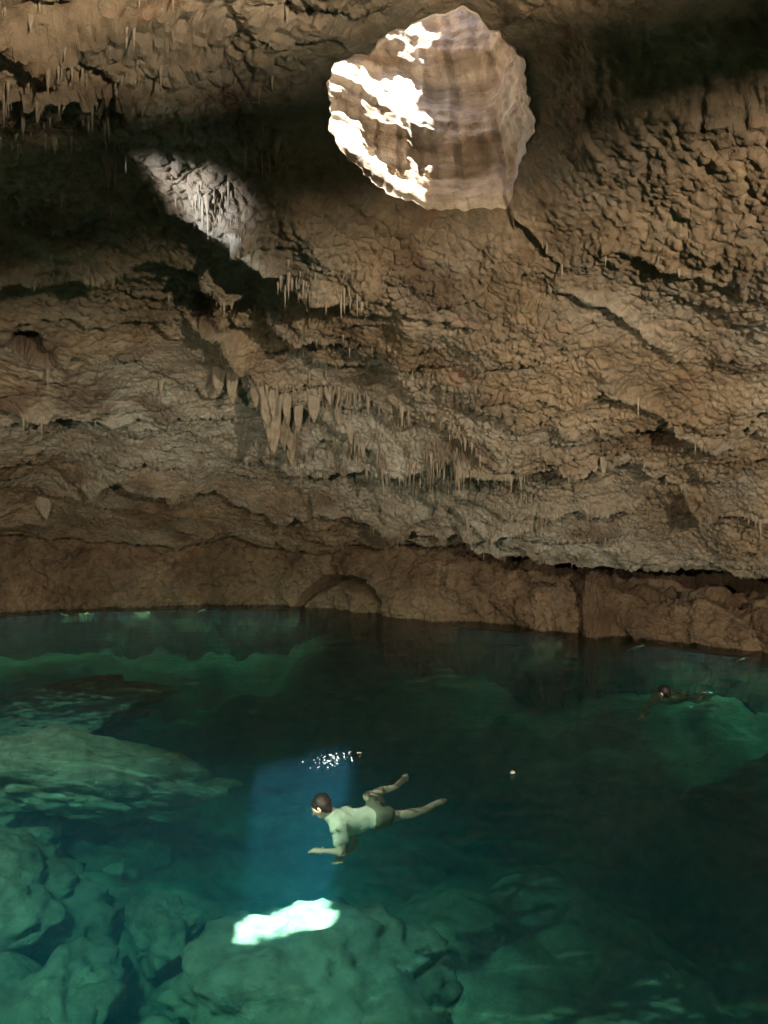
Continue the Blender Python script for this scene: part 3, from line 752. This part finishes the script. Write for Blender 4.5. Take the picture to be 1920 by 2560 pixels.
swimmer(dict(head=(5.38, 14.55, .04), face=(-.55, .7, -.4), up=(-.2, 0, 1), neck=(5.43, 14.66, -.06), chest=(5.50, 14.80, -.12), belly=(5.60, 15.02, -.15), pelvis=(5.70, 15.24, -.18),
             shN=(5.62, 14.66, -.11), shF=(5.30, 14.78, -.11), elN=(5.86, 14.60, -.10), wrN=(6.08, 14.66, -.06), elF=(5.10, 14.70, -.30), wrF=(5.0, 14.5, -.4), spread=(0.1, 1, 0.1),
             hipN=(5.79, 15.25, -.19), hipF=(5.62, 15.30, -.19), knN=(6.06, 15.5, -.26), anN=(6.22, 15.86, -.28), toN=(6.28, 16.0, -.3), knF=(5.76, 15.68, -.26), anF=(5.84, 16.08, -.3), toF=(5.88, 16.24, -.3)),
        (0.60, 0.48, 0.38), (0.62, 0.64, 0.55), (0.42, 0.40, 0.32), 'distant person swimming low in the water with only dark hair above the surface', 'swim_top')

# ------------------------------------------------------------------ froth where the beam enters, a floating leaf
def bubbles(cx, cy_, n, sx, sy, rmin, rmax, name, label, cat):
    import bmesh
    bm = bmesh.new(); bmesh.ops.create_icosphere(bm, subdivisions=1, radius=1)
    v0 = np.array([q.co[:] for q in bm.verts]); f0 = np.array([[w.index for w in q.verts] for q in bm.faces]); bm.free()
    V, F = [], []
    for k in range(n):
        x, y = rng.normal(0, sx), rng.normal(0, sy); r = rng.uniform(rmin, rmax)
        V.append(v0 * np.array([r, r, r * 0.7]) + np.array([x, y, 0.004])); F.append(f0 + k * len(v0))
    o = link(name, mesh_np(name, np.concatenate(V), np.concatenate(F)), plain('froth', (0.75, 0.78, 0.80), 0.2, 0.05, 50), kind='stuff', label=label, category=cat)
    o.location = (cx, cy_, 0); return o
bubbles(-0.74, 10.68, 60, 0.15, 0.16, 0.003, 0.008, 'bubbles', 'glinting bubbles on the water where the light beam enters', 'bubbles')
def leaf(loc, ln, rot, label):
    n = 9; v = []; f = []
    for k in range(n):
        t = k / (n - 1); w = ln * 0.28 * math.sin(math.pi * t ** 0.8)
        for s in (-1, 0, 1): v.append((ln * (t - 0.5), s * w, 0.010 * abs(s) + 0.02 * (t - 0.5) ** 2 + 0.006))
    for k in range(n - 1):
        for s in range(2): a = k * 3 + s; f.append((a, a + 1, a + 4, a + 3))
    o = link('leaf', mesh_np('leaf', np.array(v), np.array(f)), plain('dry_leaf', (0.62, 0.60, 0.48), 0.6, 0.2, 60), label=label, category='leaf')
    o.location = loc; o.rotation_euler = (0, 0, rot)
    sm = o.modifiers.new('thickness', 'SOLIDIFY'); sm.thickness = 0.003
leaf((1.72, 10.15, 0.0), 0.13, 1.3, 'small pale leaf floating alone on the dark open water')
leaf((-0.36, 10.98, 0.0), 0.07, 0.2, 'tiny pale leaf floating beside the glinting bubbles')

# ------------------------------------------------------------------ floodlights on the rock behind the viewpoint
M_black = plain('black_enamel', (0.03, 0.03, 0.032), 0.45, 0.2, 20)
M_lens, _nt, _o = new_mat('lamp_glass'); _b = NB(_nt); _e = _b.n('ShaderNodeEmission'); _e.inputs[0].default_value = (1, 0.82, 0.6, 1); _e.inputs[1].default_value = 6
_b.l(_e.outputs[0], _o.inputs['Surface'])
def box_mesh(name, sx, sy, sz, mat):
    v = np.array([[x * sx / 2, y * sy / 2, z * sz / 2] for x in (-1, 1) for y in (-1, 1) for z in (-1, 1)], np.float32)
    f = np.array([[0, 1, 3, 2], [4, 6, 7, 5], [0, 4, 5, 1], [2, 3, 7, 6], [0, 2, 6, 4], [1, 5, 7, 3]])
    m_ = mesh_np(name, v, f, False); m_.materials.append(mat); return m_
def floodlight(loc, aim, power, cone, slat, label, colr=(1.0, 0.80, 0.56)):
    """slat: (elevation low, elevation high, roll) in degrees of the bar added in front of the lamp to shade a ceiling band"""
    root = empty('floodlight', loc, label=label, category='floodlight')
    d = Vector(aim) - Vector(loc)
    az = math.atan2(-d.x, d.y)
    root.rotation_euler = (0, 0, az)
    o = link('housing', box_mesh('housing', 0.34, 0.12, 0.26, M_black), None, root); o.location = (0, -0.16, 0)
    o = link('lens', box_mesh('lens', 0.28, 0.012, 0.20, M_lens), None, root); o.location = (0, -0.095, 0)
    for s in (-1, 1):
        o = link('bracket_arm', box_mesh('bracket_arm', 0.02, 0.9, 0.03, M_black), None, root); o.location = (s * 0.19, -0.55, 0)
    o = link('wall_plate', box_mesh('wall_plate', 0.42, 0.03, 0.2, M_black), None, root); o.location = (0, -1.0, 0)
    if slat:
        lo, hi, roll = slat; dist = 0.8
        z0, z1 = dist * math.tan(R(lo)), dist * math.tan(R(hi))
        o = link('shade_bar', box_mesh('shade_bar', 3.2, 0.01, z1 - z0, M_black), None, root)  # unseen bar added to throw the dark band on the ceiling
        o.location = (0, dist, (z0 + z1) / 2); o.rotation_euler = (0, R(roll), 0)
        for s in (-1, 1):
            o = link('shade_bar_arm', box_mesh('shade_bar_arm', 0.015, 1.0, 0.015, M_black), None, root); o.location = (s * 0.19, 0.32, (z0 + z1) / 2)
    ld = bpy.data.lights.new('floodlight_lamp', 'SPOT'); ld.energy = power; ld.color = colr
    ld.spot_size = R(cone); ld.spot_blend = 0.5; ld.shadow_soft_size = 0.04
    lo_ = bpy.data.objects.new('lamp', ld); col.objects.link(lo_); lo_.parent = root
    e = math.atan2(d.z, math.hypot(d.x, d.y))
    lo_.rotation_euler = (R(90) + e, 0, 0)
    return root
floodlight((4.6, -1.8, 4.9), (0.8, 16.2, 5.0), 860, 125, (14.0, 22.0, -15), 'black floodlight with added shade bar bolted to rock, higher of two', (1.0, 0.85, 0.64))
floodlight((-4.2, -2.0, 4.3), (-5.0, 16.0, 4.2), 480, 110, (8.5, 24.0, -1), 'black floodlight with added shade bar bolted to rock, lower of two', (1.0, 0.85, 0.64))
M_dim, _nt, _o = new_mat('frosted_lens'); _b = NB(_nt); _e = _b.n('ShaderNodeEmission'); _e.inputs[0].default_value = (0.5, 1, 0.75, 1); _e.inputs[1].default_value = 0.05
_b.l(_e.outputs[0], _o.inputs['Surface'])
def fill_spot(loc, aim, power, cone, label, colr, blend=0.6):
    root = empty('fill_spotlight', loc, label=label, category='floodlight')
    d = Vector(aim) - Vector(loc)
    head = link('housing', box_mesh('housing', 0.30, 0.24, 0.14, M_black), None, root)
    q = d.to_track_quat('-Z', 'Y'); head.rotation_euler = q.to_euler(); head.location = -d.normalized() * 0.10
    ln = link('lens', box_mesh('lens', 0.25, 0.19, 0.008, M_lens), None, head); ln.location = (0, 0, -0.075)
    rod = link('rod', box_mesh('rod', 0.025, 0.025, 4.2, M_black), None, root); rod.location = (0, 0, 2.13)
    ld = bpy.data.lights.new('fill_spot_lamp', 'SPOT'); ld.energy = power; ld.color = colr; ld.spot_size = R(cone); ld.spot_blend = blend; ld.shadow_soft_size = 0.05
    o = bpy.data.objects.new('lamp', ld); col.objects.link(o); o.parent = root; o.rotation_euler = q.to_euler(); o.location = d.normalized() * 0.03
fill_spot((-4.6, 3.0, 6.3), (-4.1, 12.3, -1.8), 430, 64, 'added cool fill light on a rod aimed down at the sunlit boulder', (0.66, 1.0, 0.76))
fill_spot((-9.5, 9.0, 5.4), (-7.4, 17.2, -1.2), 240, 62, 'added cool fill light on a rod aimed down at the layered green slab', (0.66, 1.0, 0.76))
fill_spot((-7.6, 0.9, 3.9), (-1.98, 10.65, 7.75), 1900, 7.5, 'small added spotlight on a rod standing in for water-reflected sun on the dripstone ridge', (0.86, 0.92, 1.0), 1.0)  # stands in for sunlight reflected off the water onto the ceiling
def pool_fill(th0, th1, power, label):
    """strip lamp added under water to make a green glow along the submerged shelf"""
    a, b = [Vector((CX + (float(ip(RW, t)) - 0.55) * math.cos(R(t)), CY + (float(ip(RW, t)) - 0.55) * math.sin(R(t)), -0.14)) for t in (th0, th1)]
    c = (a + b) / 2; ln = (b - a).length; ang = math.atan2(b.y - a.y, b.x - a.x)
    root = empty('pool_fill', c, label=label, category='added light'); root.rotation_euler = (0, 0, ang)
    hb = link('housing', box_mesh('housing', ln, 0.09, 0.05, M_black), None, root); hb.location = (0, 0, 0.035)
    for s in (-0.4, 0.4):
        o = link('bracket_arm', box_mesh('bracket_arm', 0.04, 1.3, 0.02, M_black), None, root); o.location = (s * ln, -0.6, 0.05)
    ld = bpy.data.lights.new('pool_fill_lamp', 'AREA'); ld.shape = 'RECTANGLE'; ld.size = ln * 0.95; ld.size_y = 0.06; ld.energy = power; ld.color = (0.45, 1.0, 0.62)
    o = bpy.data.objects.new('lamp', ld); col.objects.link(o); o.parent = root
    inward = 1 if (Vector((CX, CY, 0)) - c).dot(Vector((-math.sin(ang), math.cos(ang), 0))) > 0 else -1
    o.rotation_euler = (R(42) * inward, 0, 0)
for t0, t1, pw, lab in ((133, 123, 2.8, 'added submerged fill strip along the wall behind the pale green slab'), (122.5, 112, 2.8, 'added submerged fill strip along the plain stretch of wall'), (111.5, 101, 2.6, 'added submerged fill strip beside the rock alcove'),
                        (84, 70, 1.2, 'added submerged fill strip beside the flowstone column'), (62, 48, 1.8, 'added submerged fill strip under the dark rock slot'), (46, 25, 3.6, 'added submerged fill strip behind the second swimmer')):
    pool_fill(t0, t1, pw, lab)  # added lamps for the shore glow, none known under water
